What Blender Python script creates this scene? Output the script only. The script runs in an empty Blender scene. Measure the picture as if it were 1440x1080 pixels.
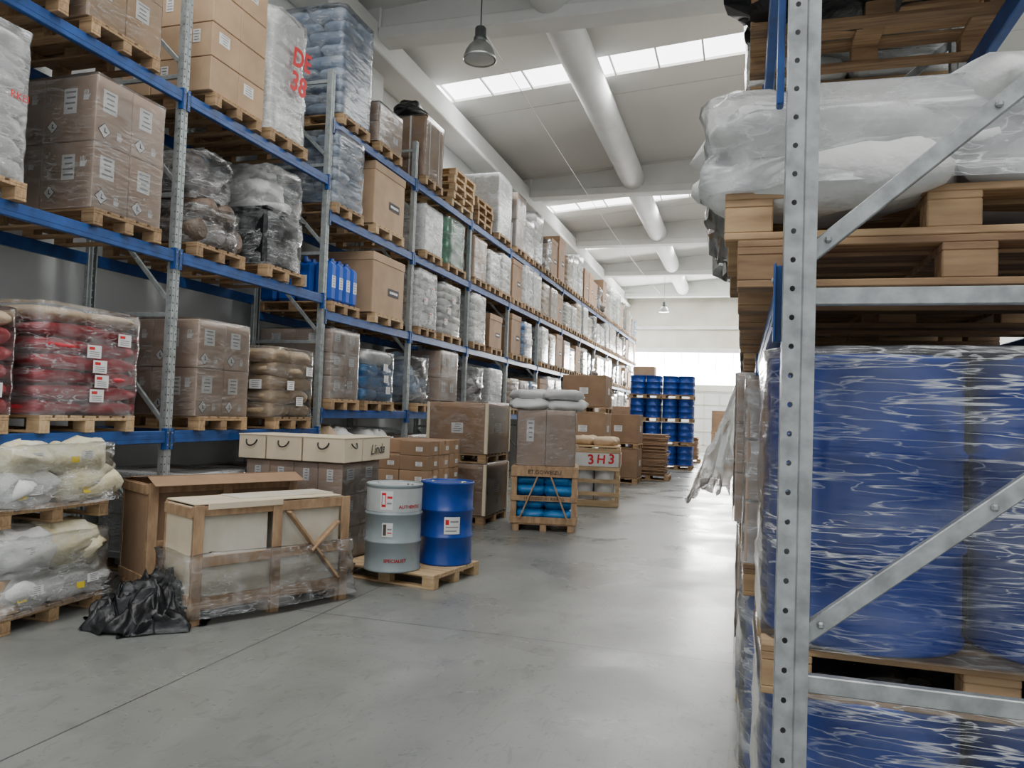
import bpy, math, random
from mathutils import Matrix, Vector, noise
R=math.radians; rnd=random.Random(11)
SC=bpy.context.scene; col=SC.collection
# ---------------------------------------------------------------- materials
def nmat(name,c,rough=.6,metal=0,var=.15,scale=5,c2=None,objrand=0,bump=0,bscale=30,stretch=(1,1,1),emis=0,det=4,spec=.5,dist=0):
    m=bpy.data.materials.new(name); m.use_nodes=True; nt=m.node_tree; N=nt.nodes; L=nt.links
    b=N['Principled BSDF']; b.inputs['Roughness'].default_value=rough; b.inputs['Metallic'].default_value=metal
    b.inputs['Specular IOR Level'].default_value=spec
    tc=N.new('ShaderNodeTexCoord'); mp=N.new('ShaderNodeMapping'); mp.inputs['Scale'].default_value=stretch
    L.new(tc.outputs['Object'],mp.inputs[0])
    nz=N.new('ShaderNodeTexNoise'); nz.inputs['Scale'].default_value=scale; nz.inputs['Detail'].default_value=det; nz.inputs['Distortion'].default_value=dist
    L.new(mp.outputs[0],nz.inputs['Vector'])
    mr=N.new('ShaderNodeMapRange'); mr.inputs[1].default_value=.33; mr.inputs[2].default_value=.67
    L.new(nz.outputs['Fac'],mr.inputs[0])
    mx=N.new('ShaderNodeMix'); mx.data_type='RGBA'
    if c2 is None: c2=tuple(x*(1-var*1.6) for x in c)
    mx.inputs[6].default_value=(*c,1); mx.inputs[7].default_value=(*c2,1); L.new(mr.outputs[0],mx.inputs[0])
    out=mx.outputs[2]
    if objrand:
        oi=N.new('ShaderNodeObjectInfo'); m2=N.new('ShaderNodeMapRange'); m2.inputs[3].default_value=1-objrand; m2.inputs[4].default_value=1+objrand
        L.new(oi.outputs['Random'],m2.inputs[0]); hs=N.new('ShaderNodeHueSaturation'); L.new(m2.outputs[0],hs.inputs['Value']); L.new(out,hs.inputs['Color']); out=hs.outputs[0]
    L.new(out,b.inputs['Base Color'])
    if emis: b.inputs['Emission Color'].default_value=(*c,1); b.inputs['Emission Strength'].default_value=emis
    if bump:
        n2=N.new('ShaderNodeTexNoise'); n2.inputs['Scale'].default_value=bscale; L.new(mp.outputs[0],n2.inputs['Vector'])
        bp=N.new('ShaderNodeBump'); bp.inputs['Strength'].default_value=bump; bp.inputs['Distance'].default_value=.02
        L.new(n2.outputs['Fac'],bp.inputs['Height']); L.new(bp.outputs[0],b.inputs['Normal'])
    return m
def film_mat(name,lo,hi,crease=.4,sc=3.0,c=(.84,.86,.87),zs=6,glo=1.0,bmp=.4,rw=.02,z3=.5,mm=.15,r3=(-.12,.14,.2)):
    m=bpy.data.materials.new(name); m.use_nodes=True; nt=m.node_tree; N=nt.nodes; L=nt.links
    b=N['Principled BSDF']; b.inputs['Base Color'].default_value=(*c,1); b.inputs['Roughness'].default_value=.3; outn=N['Material Output']
    tc=N.new('ShaderNodeTexCoord')
    def noi(scale,det,dist,st,rot):
        mp=N.new('ShaderNodeMapping'); mp.inputs['Scale'].default_value=st; mp.inputs['Rotation'].default_value=rot; L.new(tc.outputs['Object'],mp.inputs[0])
        n=N.new('ShaderNodeTexNoise'); n.inputs['Scale'].default_value=scale; n.inputs['Detail'].default_value=det; n.inputs['Distortion'].default_value=dist
        L.new(mp.outputs[0],n.inputs['Vector']); return n.outputs['Fac']
    def mr(f,a,bb,cc,d):
        x=N.new('ShaderNodeMapRange')
        for i,v in ((1,a),(2,bb),(3,cc),(4,d)): x.inputs[i].default_value=v
        L.new(f,x.inputs[0]); return x.outputs[0]
    def mth(op,a,v,cl=False):
        x=N.new('ShaderNodeMath'); x.operation=op; x.use_clamp=cl; L.new(a,x.inputs[0])
        if isinstance(v,float): x.inputs[1].default_value=v
        else: L.new(v,x.inputs[1])
        return x.outputs[0]
    def ridge(f,w,amt): return mr(mth('ABSOLUTE',mth('SUBTRACT',f,.5),0.),0,w,amt,0)
    n1=noi(sc*1.3,5,.8,(1,1,1.8),(.3,.2,0)); n2=noi(sc*.9,3,.25,(1,1,zs),(.05,-.06,0)); n3=noi(sc*1.8,3,.4,(1,1,zs*z3),r3)
    msk=mr(noi(sc*1.1,3,0,(1,1,1),(0,0,0)),.42,.6,mm,1)
    q2=ridge(n2,rw,crease); q3=ridge(n3,rw*.9,crease*.75)
    s=mth('ADD',mr(n1,.42,.66,lo,hi),mth('MULTIPLY',mth('ADD',q2,q3),msk),True)
    bp=N.new('ShaderNodeBump'); bp.inputs['Strength'].default_value=bmp; bp.inputs['Distance'].default_value=.02
    L.new(mth('ADD',n2,mth('MULTIPLY',n3,.5)),bp.inputs['Height']); L.new(bp.outputs[0],b.inputs['Normal'])
    tr=N.new('ShaderNodeBsdfTransparent'); tr.inputs[0].default_value=(.985,.99,.99,1)
    mx=N.new('ShaderNodeMixShader'); L.new(s,mx.inputs[0]); L.new(tr.outputs[0],mx.inputs[1]); L.new(b.outputs[0],mx.inputs[2])
    gl=N.new('ShaderNodeBsdfGlossy'); gl.inputs['Roughness'].default_value=.2; L.new(bp.outputs[0],gl.inputs['Normal'])
    fr=N.new('ShaderNodeFresnel'); fr.inputs[0].default_value=1.33; L.new(bp.outputs[0],fr.inputs['Normal'])
    m2=N.new('ShaderNodeMixShader'); L.new(mth('MULTIPLY',fr.outputs[0],glo,True),m2.inputs[0]); L.new(mx.outputs[0],m2.inputs[1]); L.new(gl.outputs[0],m2.inputs[2])
    L.new(m2.outputs[0],outn.inputs[0]); return m
M={}
M['wood']=nmat('pine_wood',(.43,.285,.15),.75,scale=4,stretch=(1,14,6),c2=(.25,.155,.08),objrand=.28)
M['wood_new']=nmat('fresh_pine_wood',(.60,.43,.25),.7,scale=4,stretch=(1,12,6),c2=(.43,.29,.15),objrand=.12)
M['wood_dark']=nmat('weathered_pine_wood',(.36,.225,.115),.75,scale=4,stretch=(1,12,6),c2=(.19,.11,.06),objrand=.25)
M['wood_crate']=nmat('crate_wood',(.48,.315,.18),.7,scale=3,stretch=(6,6,2),c2=(.31,.19,.105))
M['card']=nmat('kraft_cardboard',(.37,.23,.135),.75,scale=3,var=.16,objrand=.18,det=7)
M['card2']=nmat('pale_cardboard',(.50,.34,.21),.75,scale=3,var=.12,objrand=.12,det=7)
M['card_pink']=nmat('wrapped_cardboard',(.50,.37,.285),.6,scale=3,var=.14,objrand=.12,det=7)
M['cream']=nmat('cream_carton',(.74,.63,.46),.7,scale=3,var=.08)
M['pale_panel']=nmat('pale_worn_panel',(.72,.69,.60),.6,scale=3,c2=(.56,.50,.39),det=8)
M['tape']=nmat('brown_tape',(.27,.16,.08),.3,var=.1)
M['blue']=nmat('blue_beam_paint',(.014,.085,.32),.42,scale=8,var=.25)
M['galv']=nmat('galvanised_steel',(.42,.44,.44),.45,.6,scale=18,var=.25)
M['galv_l']=nmat('grey_steel_upright',(.44,.48,.48),.5,.35,scale=14,var=.2)
M['sack_w']=nmat('white_sack',(.74,.74,.71),.6,scale=5,var=.14,objrand=.1,bump=.3)
M['white_box']=nmat('white_carton_board',(.70,.70,.69),.6,scale=3,var=.12,objrand=.1)
M['sack_c']=nmat('cream_sack',(.78,.75,.60),.6,scale=5,c2=(.66,.58,.33),objrand=.08,bump=.4)
M['sack_k']=nmat('kraft_sack',(.56,.41,.26),.65,scale=5,var=.16,objrand=.1,bump=.4)
M['sack_r']=nmat('red_sack',(.62,.045,.065),.42,scale=4,c2=(.46,.025,.04),objrand=.14,bump=.3)
M['sack_g']=nmat('blue_grey_sack',(.19,.26,.38),.5,scale=5,c2=(.33,.40,.50),objrand=.15,bump=.4)
M['sack_b']=nmat('blue_plastic_sack',(.015,.22,.56),.4,scale=5,var=.2,objrand=.15,bump=.4)
M['sack_d']=nmat('dark_sack',(.05,.046,.045),.5,scale=5,c2=(.13,.10,.08),objrand=.2,bump=.5)
M['brown_s']=nmat('brown_sack',(.18,.12,.085),.5,scale=5,c2=(.10,.075,.055),objrand=.2,bump=.5)
M['black']=nmat('black_plastic',(.012,.013,.015),.36,var=.3,bump=.6,bscale=12)
M['drum_b']=nmat('blue_drum_paint',(.010,.060,.34),.3,scale=4,var=.15)
M['drum_w']=nmat('bright_blue_wrapped_drum',(.011,.066,.42),.32,scale=3,var=.15)
M['drum_g']=nmat('grey_drum_paint',(.33,.39,.41),.35,.05,scale=4,var=.1)
M['drum_gl']=nmat('pale_drum_top',(.58,.62,.62),.35,.05,scale=4,var=.1)
M['drum_gr']=nmat('green_drum_paint',(.01,.20,.09),.3,scale=4,var=.15)
M['jerry']=nmat('blue_jerrycan_plastic',(.012,.10,.55),.35,scale=4,var=.12)
M['paper']=nmat('white_label_paper',(.80,.80,.79),.6,var=.04)
M['ink']=nmat('black_ink',(.04,.04,.045),.7,var=.05)
M['grey_ink']=nmat('grey_print',(.28,.28,.29),.7,var=.05)
M['red']=nmat('red_ink',(.66,.015,.02),.6,var=.05)
M['yellow']=nmat('yellow_print',(.9,.68,.03),.6,var=.05)
M['strap']=nmat('white_strap',(.75,.75,.73),.4,var=.05)
M['film']=film_mat('stretch_film',.03,.20,.36)
M['film_w']=film_mat('milky_stretch_film',.14,.48,.42)
M['film_l']=film_mat('light_stretch_film',.01,.08,.26)
M['film_n']=film_mat('streaked_stretch_film',.02,.10,.60,sc=2.0,zs=13,glo=1.8,bmp=.4,rw=.02,z3=.6,mm=.15,r3=(-.4,.45,.2))
M['film_h']=film_mat('bunched_stretch_film',.42,.80,.4,sc=4,zs=1.5,glo=.8,bmp=.5)
M['conc']=nmat('painted_concrete',(.74,.745,.72),.8,scale=1.2,var=.07,det=8)
M['roof']=nmat('roof_slab',(.74,.735,.70),.85,scale=.5,var=.09,det=9,stretch=(1,.3,1))
M['seam']=nmat('roof_seam',(.6,.6,.57),.85,var=.1)
M['wall']=nmat('left_wall_paint',(.72,.75,.745),.85,scale=.7,var=.08,det=8)
M['wallb']=nmat('back_wall_plaster',(.72,.69,.61),.85,scale=.7,c2=(.58,.55,.46),det=8)
M['duct']=nmat('pale_duct_fabric',(.70,.715,.70),.65,scale=1.5,var=.07)
M['glow']=nmat('daylight_glazing',(.98,.99,1),.5,var=0,emis=6)
M['glow2']=nmat('bright_window_glazing',(1,.99,.97),.5,var=0,emis=22)
M['panel']=nmat('pale_door_panel',(.68,.69,.68),.5,scale=2,var=.06)
M['alum']=nmat('ribbed_aluminium',(.50,.51,.50),.3,.9,scale=9,var=.1)
M['lamp_d']=nmat('dark_lamp_housing',(.09,.10,.10),.4,.6,var=.1)
M['lglass']=nmat('lamp_glass',(.6,.62,.6),.15,var=.02)
M['wire']=nmat('pale_wire',(.6,.6,.6),.5,var=.05)
def floor_mat():
    m=bpy.data.materials.new('worn_concrete_floor'); m.use_nodes=True; nt=m.node_tree; N=nt.nodes; L=nt.links; b=N['Principled BSDF']
    tc=N.new('ShaderNodeTexCoord')
    def noi(s,d,dist=0,st=(1,1,1),rz=0):
        mp=N.new('ShaderNodeMapping'); mp.inputs['Scale'].default_value=st; mp.inputs['Rotation'].default_value=(0,0,rz); L.new(tc.outputs['Object'],mp.inputs[0])
        n=N.new('ShaderNodeTexNoise'); n.inputs['Scale'].default_value=s; n.inputs['Detail'].default_value=d; n.inputs['Distortion'].default_value=dist; L.new(mp.outputs[0],n.inputs['Vector']); return n.outputs['Fac']
    def mixc(fac,a,bb):
        x=N.new('ShaderNodeMix'); x.data_type='RGBA'
        L.new(fac,x.inputs[0])
        for i,c in ((6,a),(7,bb)):
            if isinstance(c,tuple): x.inputs[i].default_value=(*c,1)
            else: L.new(c,x.inputs[i])
        return x.outputs[2]
    def mr(f,a,bb,c=0,d=1):
        x=N.new('ShaderNodeMapRange'); 
        for i,v in ((1,a),(2,bb),(3,c),(4,d)): x.inputs[i].default_value=v
        L.new(f,x.inputs[0]); return x.outputs[0]
    def mth(op,a,v):
        x=N.new('ShaderNodeMath'); x.operation=op; L.new(a,x.inputs[0])
        if isinstance(v,float): x.inputs[1].default_value=v
        else: L.new(v,x.inputs[1])
        return x.outputs[0]
    c=mixc(mr(noi(.45,9,.5),.34,.66),(.172,.180,.168),(.25,.256,.24))
    c=mixc(mr(noi(2.6,9,1.0),.50,.70,0,.40),c,(.130,.136,.127))
    c=mixc(mr(noi(1.5,7,.5,(1,.18,1)),.52,.76,0,.38),c,(.32,.326,.308))
    c=mixc(mr(noi(6,8,2.2,(1,.5,1),.7),.60,.67,0,.32),c,(.09,.094,.088))
    c=mixc(mr(noi(24,6,.5),.62,.71,0,.5),c,(.08,.083,.078))
    c=mixc(mr(noi(2.3,3,3,(6,.35,1),.35),.65,.70,0,.25),c,(.09,.093,.088))
    sx=N.new('ShaderNodeSeparateXYZ'); L.new(tc.outputs['Object'],sx.inputs[0])
    fx=mth('ABSOLUTE',mth('SUBTRACT',mth('FRACT',mth('DIVIDE',mth('ADD',sx.outputs[0],15.95),5.0),0.),.5),0.)
    fy=mth('ABSOLUTE',mth('SUBTRACT',mth('FRACT',mth('DIVIDE',mth('ADD',sx.outputs[1],6.5),5.0),0.),.5),0.)
    line=mth('MULTIPLY',mth('LESS_THAN',mth('MINIMUM',fx,fy),.0012),.85)
    c=mixc(line,c,(.035,.037,.037)); L.new(c,b.inputs['Base Color'])
    L.new(mr(noi(.8,7,.6),.36,.64,.22,.42),b.inputs['Roughness']); b.inputs['Specular IOR Level'].default_value=.55
    bp=N.new('ShaderNodeBump'); bp.inputs['Strength'].default_value=.12; bp.inputs['Distance'].default_value=.01; L.new(noi(9,6),bp.inputs['Height']); L.new(bp.outputs[0],b.inputs['Normal'])
    return m
M['floor']=floor_mat()
# ---------------------------------------------------------------- mesh builder
class MB:
    def __init__(s): s.v=[];s.f=[];s.m=[];s.sm=[];s.mats=[]
    def mi(s,mat):
        if mat not in s.mats: s.mats.append(mat)
        return s.mats.index(mat)
    def add(s,vs,fs,mat,smooth=False):
        o=len(s.v); s.v.extend(vs); k=s.mi(mat)
        for f in fs: s.f.append(tuple(i+o for i in f)); s.m.append(k); s.sm.append(smooth)
    def mesh(s,name):
        me=bpy.data.meshes.new(name); me.from_pydata(s.v,[],s.f)
        for k in s.mats: me.materials.append(M[k])
        me.polygons.foreach_set('material_index',s.m); me.polygons.foreach_set('use_smooth',s.sm); me.update(); return me
    def build(s,name,parent=None,loc=(0,0,0)):
        o=bpy.data.objects.new(name,s.mesh(name)); col.objects.link(o); o.parent=parent; o.location=loc; return o
def box(mb,c,s,mat,ch=0,T=None):
    a,b,h=s[0]/2,s[1]/2,s[2]/2; cx,cy,cz=c
    if ch<=0:
        vs=[(x,y,z) for x in(-a,a) for y in(-b,b) for z in(-h,h)]
        fs=[(0,1,3,2),(4,6,7,5),(0,4,5,1),(2,3,7,6),(0,2,6,4),(1,5,7,3)]
    else:
        ch=min(ch,a*.9,b*.9,h*.9); vs=[];idx={}
        for sx in(-1,1):
            for sy in(-1,1):
                for sz in(-1,1):
                    idx[(sx,sy,sz)]=len(vs)
                    vs+= [(sx*a,sy*(b-ch),sz*(h-ch)),(sx*(a-ch),sy*b,sz*(h-ch)),(sx*(a-ch),sy*(b-ch),sz*h)]
        fs=[]
        S=(-1,1)
        for q in S:
            fs.append([idx[(q,-1,-1)],idx[(q,1,-1)],idx[(q,1,1)],idx[(q,-1,1)]])
            fs.append([idx[(-1,q,-1)]+1,idx[(1,q,-1)]+1,idx[(1,q,1)]+1,idx[(-1,q,1)]+1])
            fs.append([idx[(-1,-1,q)]+2,idx[(1,-1,q)]+2,idx[(1,1,q)]+2,idx[(-1,1,q)]+2])
            for r in S:
                fs.append([idx[(q,r,-1)],idx[(q,r,1)],idx[(q,r,1)]+1,idx[(q,r,-1)]+1])
                fs.append([idx[(q,-1,r)],idx[(q,1,r)],idx[(q,1,r)]+2,idx[(q,-1,r)]+2])
                fs.append([idx[(-1,q,r)]+1,idx[(1,q,r)]+1,idx[(1,q,r)]+2,idx[(-1,q,r)]+2])
                for t in S: k=idx[(q,r,t)]; fs.append([k,k+1,k+2])
        for f in fs:
            p=[Vector(vs[i]) for i in f]; n=(p[1]-p[0]).cross(p[2]-p[0]); cc=sum(p,Vector())/len(p)
            if n.dot(cc)<0: f.reverse()
    if T is not None: vs=[tuple(T@Vector(p)) for p in vs]
    mb.add([(x+cx,y+cy,z+cz) for x,y,z in vs],fs,mat)
def bar(mb,p,q,w,d,mat,up=(0,0,1),ch=0):
    p=Vector(p);q=Vector(q);z=(q-p).normalized();x=Vector(up).cross(z)
    if x.length<1e-3: x=Vector((1,0,0))
    x.normalize(); y=z.cross(x); T=Matrix((x,y,z)).transposed()
    box(mb,(p+q)/2,(w,d,(q-p).length),mat,ch,T)
def lathe(mb,prof,n,c,mat,smooth=True,cap=True):
    vs=[];fs=[]
    for r,z in prof:
        for i in range(n): a=2*math.pi*i/n; vs.append((c[0]+r*math.cos(a),c[1]+r*math.sin(a),c[2]+z))
    for j in range(len(prof)-1):
        for i in range(n): k=(i+1)%n; fs.append((j*n+i,j*n+k,(j+1)*n+k,(j+1)*n+i))
    mb.add(vs,fs,mat,smooth)
    if cap:
        o=(len(prof)-1)*n
        mb.add([vs[i] for i in range(n)],[tuple(reversed(range(n)))],mat); mb.add([vs[o+i] for i in range(n)],[tuple(range(n))],mat)
def tube(mb,pts,r,mat,n=8):
    vs=[];fs=[];pts=[Vector(p) for p in pts]
    for j,p in enumerate(pts):
        d=(pts[min(j+1,len(pts)-1)]-pts[max(j-1,0)]).normalized(); x=d.cross(Vector((0,0,1)))
        if x.length<1e-3: x=Vector((1,0,0))
        x.normalize(); y=d.cross(x)
        for i in range(n): a=2*math.pi*i/n; vs.append(tuple(p+x*r*math.cos(a)+y*r*math.sin(a)))
    for j in range(len(pts)-1):
        for i in range(n): k=(i+1)%n; fs.append((j*n+i,j*n+k,(j+1)*n+k,(j+1)*n+i))
    fs.append(tuple(range(n))); fs.append(tuple((len(pts)-1)*n+i for i in range(n)))
    mb.add(vs,fs,mat,True)
def spw(v,e): return math.copysign(abs(v)**e,v)
def sack(mb,c,s,mat,seed=0,rz=0,tilt=0,n=18,m=7,rough=.05):
    vs=[];fs=[];T=Matrix.Rotation(rz,3,'Z')@Matrix.Rotation(tilt,3,'X'); C=Vector(c)
    for j in range(m+1):
        ph=-math.pi/2+math.pi*j/m
        for i in range(n):
            th=2*math.pi*i/n
            x=spw(math.cos(ph),.45)*spw(math.cos(th),.38); y=spw(math.cos(ph),.45)*spw(math.sin(th),.38); z=spw(math.sin(ph),.9)
            e=max(abs(x),abs(y)); z*=1-.35*e**6
            p=Vector((x*s[0]/2,y*s[1]/2,z*s[2]/2))
            nn=noise.noise_vector(p*9+Vector((seed*3.1,seed*1.7,seed)))
            p+=Vector((nn.x*s[0],nn.y*s[1],nn.z*s[2]*1.5))*rough
            vs.append(tuple(T@p+C))
    for j in range(m):
        for i in range(n): k=(i+1)%n; fs.append((j*n+i,j*n+k,(j+1)*n+k,(j+1)*n+i))
    mb.add(vs,fs,mat,True)
def shell(mb,w,dp,h,mat,seed=0,amp=.02,n=56,m=12,x0=0,y0=0,z0=0,top=.55,topz=.0,flare=.0,k=.16):
    vs=[];fs=[]
    def pt(t,s):
        a=2*math.pi*t; return Vector((spw(math.cos(a),k)*dp/2*s,spw(math.sin(a),k)*w/2*s,0))
    rows=[]
    for j in range(m+1):
        q=j/m; rows.append((1+flare*(1-q)**3,q*h))
    for s,zz in ((.97,h+topz*.3+.006),(.85,h+topz*.7+.008),(top,h+topz+.01)): rows.append((s,zz))
    for j,(s,z) in enumerate(rows):
        for i in range(n):
            p=pt((i+.5)/n,s); d=p.normalized()
            nv=noise.noise(Vector((p.x*5+seed*7.3,p.y*5,z*9)))+.6*noise.noise(Vector((p.x*14+seed,p.y*14,z*26-p.x*9)))
            p=p+d*amp*(nv+.55); vs.append((p.x+x0,p.y+y0,z+z0+amp*.6*nv*(1 if j else 0)))
    for j in range(len(rows)-1):
        for i in range(n): kk=(i+1)%n; fs.append((j*n+i,j*n+kk,(j+1)*n+kk,(j+1)*n+i))
    if top<.3: fs.append(tuple((len(rows)-1)*n+i for i in range(n)))
    mb.add(vs,fs,mat,True)
FACE={'+X':((0,1,0),(1,0,0)),'-Y':((1,0,0),(0,-1,0)),'-X':((0,-1,0),(-1,0,0))}
def fp(face,c,plane,z):
    return Vector((plane,c,z)) if face[1]=='X' else Vector((c,plane,z))
def rect(mb,face,c,plane,z,w,h,mat,off=.003,rot=0):
    u=Vector(FACE[face][0]); n=Vector(FACE[face][1]); o=fp(face,c,plane,z)+n*off; v=Vector((0,0,1))
    q=[]
    for a,b in((-w/2,-h/2),(w/2,-h/2),(w/2,h/2),(-w/2,h/2)):
        a2=a*math.cos(rot)-b*math.sin(rot); b2=a*math.sin(rot)+b*math.cos(rot); q.append(tuple(o+u*a2+v*b2))
    mb.add(q,[(0,1,2,3)],mat)
def lab(mb,face,c,plane,z,w,h,kind='text',r=None):
    r=r or rnd
    rect(mb,face,c,plane,z,w,h,'paper')
    if kind=='text':
        for i in range(4):
            ww=w*r.uniform(.4,.8); rect(mb,face,c+ (0 if r.random()<.5 else w*.04),plane,z+h*(.36-i*.22),ww,h*.07,'grey_ink',.005)
    elif kind=='red':
        rect(mb,face,c-w*.18,plane,z+h*.25,w*.4,h*.22,'red',.005)
        for i in range(3): rect(mb,face,c,plane,z-h*(.02+i*.16),w*.7,h*.05,'grey_ink',.005)
def glove(mb,face,c,plane,z,s):
    rect(mb,face,c,plane,z-s*.2,s*.5,s*.4,'paper')
    for i in range(4): rect(mb,face,c-s*.19+i*s*.125,plane,z+s*.17,s*.07,s*(.40 if i in(1,2) else .32),'paper')
    rect(mb,face,c+s*.3,plane,z-s*.1,s*.08,s*.3,'paper',.003,-.5)
def diam(mb,face,c,plane,z,s):
    rect(mb,face,c,plane,z,s,s,'ink',.002,math.pi/4); rect(mb,face,c,plane,z,s*.88,s*.88,'paper',.004,math.pi/4)
    rect(mb,face,c,plane,z+s*.05,s*.12,s*.4,'ink',.006); rect(mb,face,c+s*.1,plane,z-s*.14,s*.3,s*.09,'ink',.006)
def text(s,size,mat,parent,face,c,plane,z,off=.008,name='lettering',rot=0,fat=0,shear=0):
    cu=bpy.data.curves.new(name,'FONT'); cu.body=s; cu.size=size; cu.align_x='CENTER'; cu.align_y='CENTER'; cu.resolution_u=3; cu.extrude=.0006; cu.offset=fat; cu.shear=shear
    o=bpy.data.objects.new(name,cu); col.objects.link(o); bpy.context.view_layer.update()
    me=bpy.data.meshes.new_from_object(o.evaluated_get(bpy.context.evaluated_depsgraph_get())); bpy.data.objects.remove(o)
    u=Vector(FACE[face][0]); n=Vector(FACE[face][1]); up=Vector((0,0,1))
    T=Matrix((u,up,n)).transposed().to_4x4()@Matrix.Rotation(rot,4,'Z'); T.translation=fp(face,c,plane,z)+n*off
    me.transform(T); me.materials.clear(); me.materials.append(M[mat]); me.name=name
    ob=bpy.data.objects.new(name,me); col.objects.link(ob); ob.parent=parent; return ob
# ---------------------------------------------------------------- things
def tag(o,label,cat,group=None):
    o['label']=label; o['category']=cat
    if group: o['group']=group
    return o
class Thing:
    def __init__(s,name,merge=False): s.name=name; s.merge=merge; s.p=[]; s.big=MB() if merge else None
    def part(s,name):
        if s.merge: return s.big
        m=MB(); s.p.append([name,m,None]); return m
    def sub(s,parent,name):
        if s.merge: return s.big
        m=MB(); s.p.append([name,m,parent]); return m
    def done(s,loc=(0,0,0),rz=0):
        if s.merge: r=s.big.build(s.name)
        else:
            r=bpy.data.objects.new(s.name,None); r.empty_display_size=.2; col.objects.link(r); ob={}
            for n,m,p in s.p:
                if not m.v: continue
                ob[id(m)]=m.build(n,r if p is None else ob[id(p)])
            s.ob=ob
        r.location=loc; r.rotation_euler=(0,0,rz); return r
def copy_tree(o,parent=None):
    c=o.copy(); col.objects.link(c); c.parent=parent
    for ch in list(o.children): copy_tree(ch,c)
    return c
# --- load builders (origin bottom centre; depth dp along x, width w along y)
def b_sacks(t,w,dp,h,seed,mat='sack_w',film='film',layers=6,lk=None,topmat=None,amp=.014,zext=0,flat=1.22,nl=3):
    r=random.Random(seed); lh=h/layers
    for l in range(layers):
        mm=mat if not(topmat and l>=layers-1) else topmat
        if l%2==0: spots=[(sx*dp/4,sy*w/4,dp/2,w/2) for sx in(-1,1) for sy in(-1,1)]
        else: spots=[(k*dp/3,0,dp/3,w) for k in(-1,0,1)]
        for x,y,a,b in spots:
            p=t.part('sack'); ji=.018
            sack(p,(x+r.uniform(-ji,ji),y+r.uniform(-ji,ji),lh*(l+.5)),(a*1.03,b*1.03,lh*flat),mm,seed+l*5+x,rz=r.uniform(-.04,.04),n=18 if not t.merge else 12,m=7 if not t.merge else 5)
    if lk:
        for i in range(nl):
            lab(t.part('label'),'+X',r.uniform(-w*.36,w*.36),dp/2+.03,h*(.12+.7*(i+.5)/nl),.15,.11,lk,r)
        for i in range(nl): lab(t.part('label'),'-Y',r.uniform(-dp*.4,dp*.4),-w/2-.03,h*(.12+.7*(i+.5)/nl),.17,.11,lk,r)
    if film: shell(t.part('stretch_film'),w+.03,dp+.03,h+.02+zext,film,seed,amp,z0=-zext,m=12 if not t.merge else 7,n=56 if not t.merge else 36)
def b_cartons(t,w,dp,h,seed,n=(2,2,2),mat='card_pink',film='film',lk='text',sym=False,every=1.0,tape=True,gap=.006,amp=.009):
    r=random.Random(seed); nx,ny,nz=n; a,b,c=dp/nx,w/ny,h/nz
    for k in range(nz):
        for i in range(nx):
            for j in range(ny):
                if 0<i<nx-1 and 0<j<ny-1: continue
                x=-dp/2+a*(i+.5); y=-w/2+b*(j+.5); z=c*(k+.5)
                p=t.part('carton'); box(p,(x,y,z),(a-gap,b-gap,c-gap),mat,.007)
                if tape and k==nz-1: box(p,(x,y,z+c/2-gap/2+.001),(a-gap-.02,.06,.002),'tape')
                if lk and r.random()<every:
                    if i==nx-1:
                        pl=x+a/2-gap/2
                        lab(t.sub(p,'label'),'+X',y-b*.1+r.uniform(-.04,.04)*b,pl,z+c*.15,b*.38,c*.34,r.choice([lk,'text']),r)
                        if sym and b>.3: diam(t.sub(p,'hazard_label'),'+X',y-b*.25,pl,z-c*.3,.10); glove(t.sub(p,'glove_mark'),'+X',y+b*.15,pl,z-c*.3,.10)
                    if j==0:
                        pl=y-b/2+gap/2
                        lab(t.sub(p,'label'),'-Y',x+a*.05*r.uniform(-1,1),pl,z+c*.12,a*.25,c*.38,r.choice([lk,'text']),r)
                        if sym: diam(t.sub(p,'hazard_label'),'-Y',x-a*.32,pl,z-c*.25,.09); glove(t.sub(p,'glove_mark'),'-Y',x+a*.3,pl,z+c*.2,.12)
    if film: shell(t.part('stretch_film'),w+.012,dp+.012,h+.01,film,seed,amp,m=12 if not t.merge else 7,n=56 if not t.merge else 36,k=.08)
def b_bigbox(t,w,dp,h,seed,mat='card',lb='ink',straps=0,film=None,lid=True):
    p=t.part('carton_body'); box(p,(0,0,h/2),(dp-.02,w-.02,h-.01),mat,.01)
    if lid: l=t.part('lid'); box(l,(0,0,h-.06),(dp,w,.13),mat,.008)
    if lb:
        q=t.part('label')
        if lb=='ink': rect(q,'+X',w*.15,dp/2-.008,h*.42,w*.34,h*.13,'ink'); rect(q,'+X',w*.15,dp/2-.008,h*.42,w*.26,h*.04,'paper',.006)
        else: lab(q,'+X',0,dp/2-.008,h*.5,w*.3,h*.2,lb); lab(t.part('label'),'-Y',0,-w/2+.008,h*.5,dp*.2,h*.2,lb)
    for i in range(straps):
        s=t.part('strap'); y=(-.25+.5*i)*w if straps>1 else 0
        box(s,(0,y,h+.0),(dp+.01,.03,.008),'strap'); box(s,(dp/2-.004,y,h/2),(.014,.03,h),'strap')
        s=t.part('strap'); box(s,((-.25+.5*i)*dp,-w/2+.004,h/2),(.03,.014,h),'strap')
    if film: shell(t.part('stretch_film'),w+.01,dp+.01,h+.01,film,seed,.01,m=10,n=44,k=.08)
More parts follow.
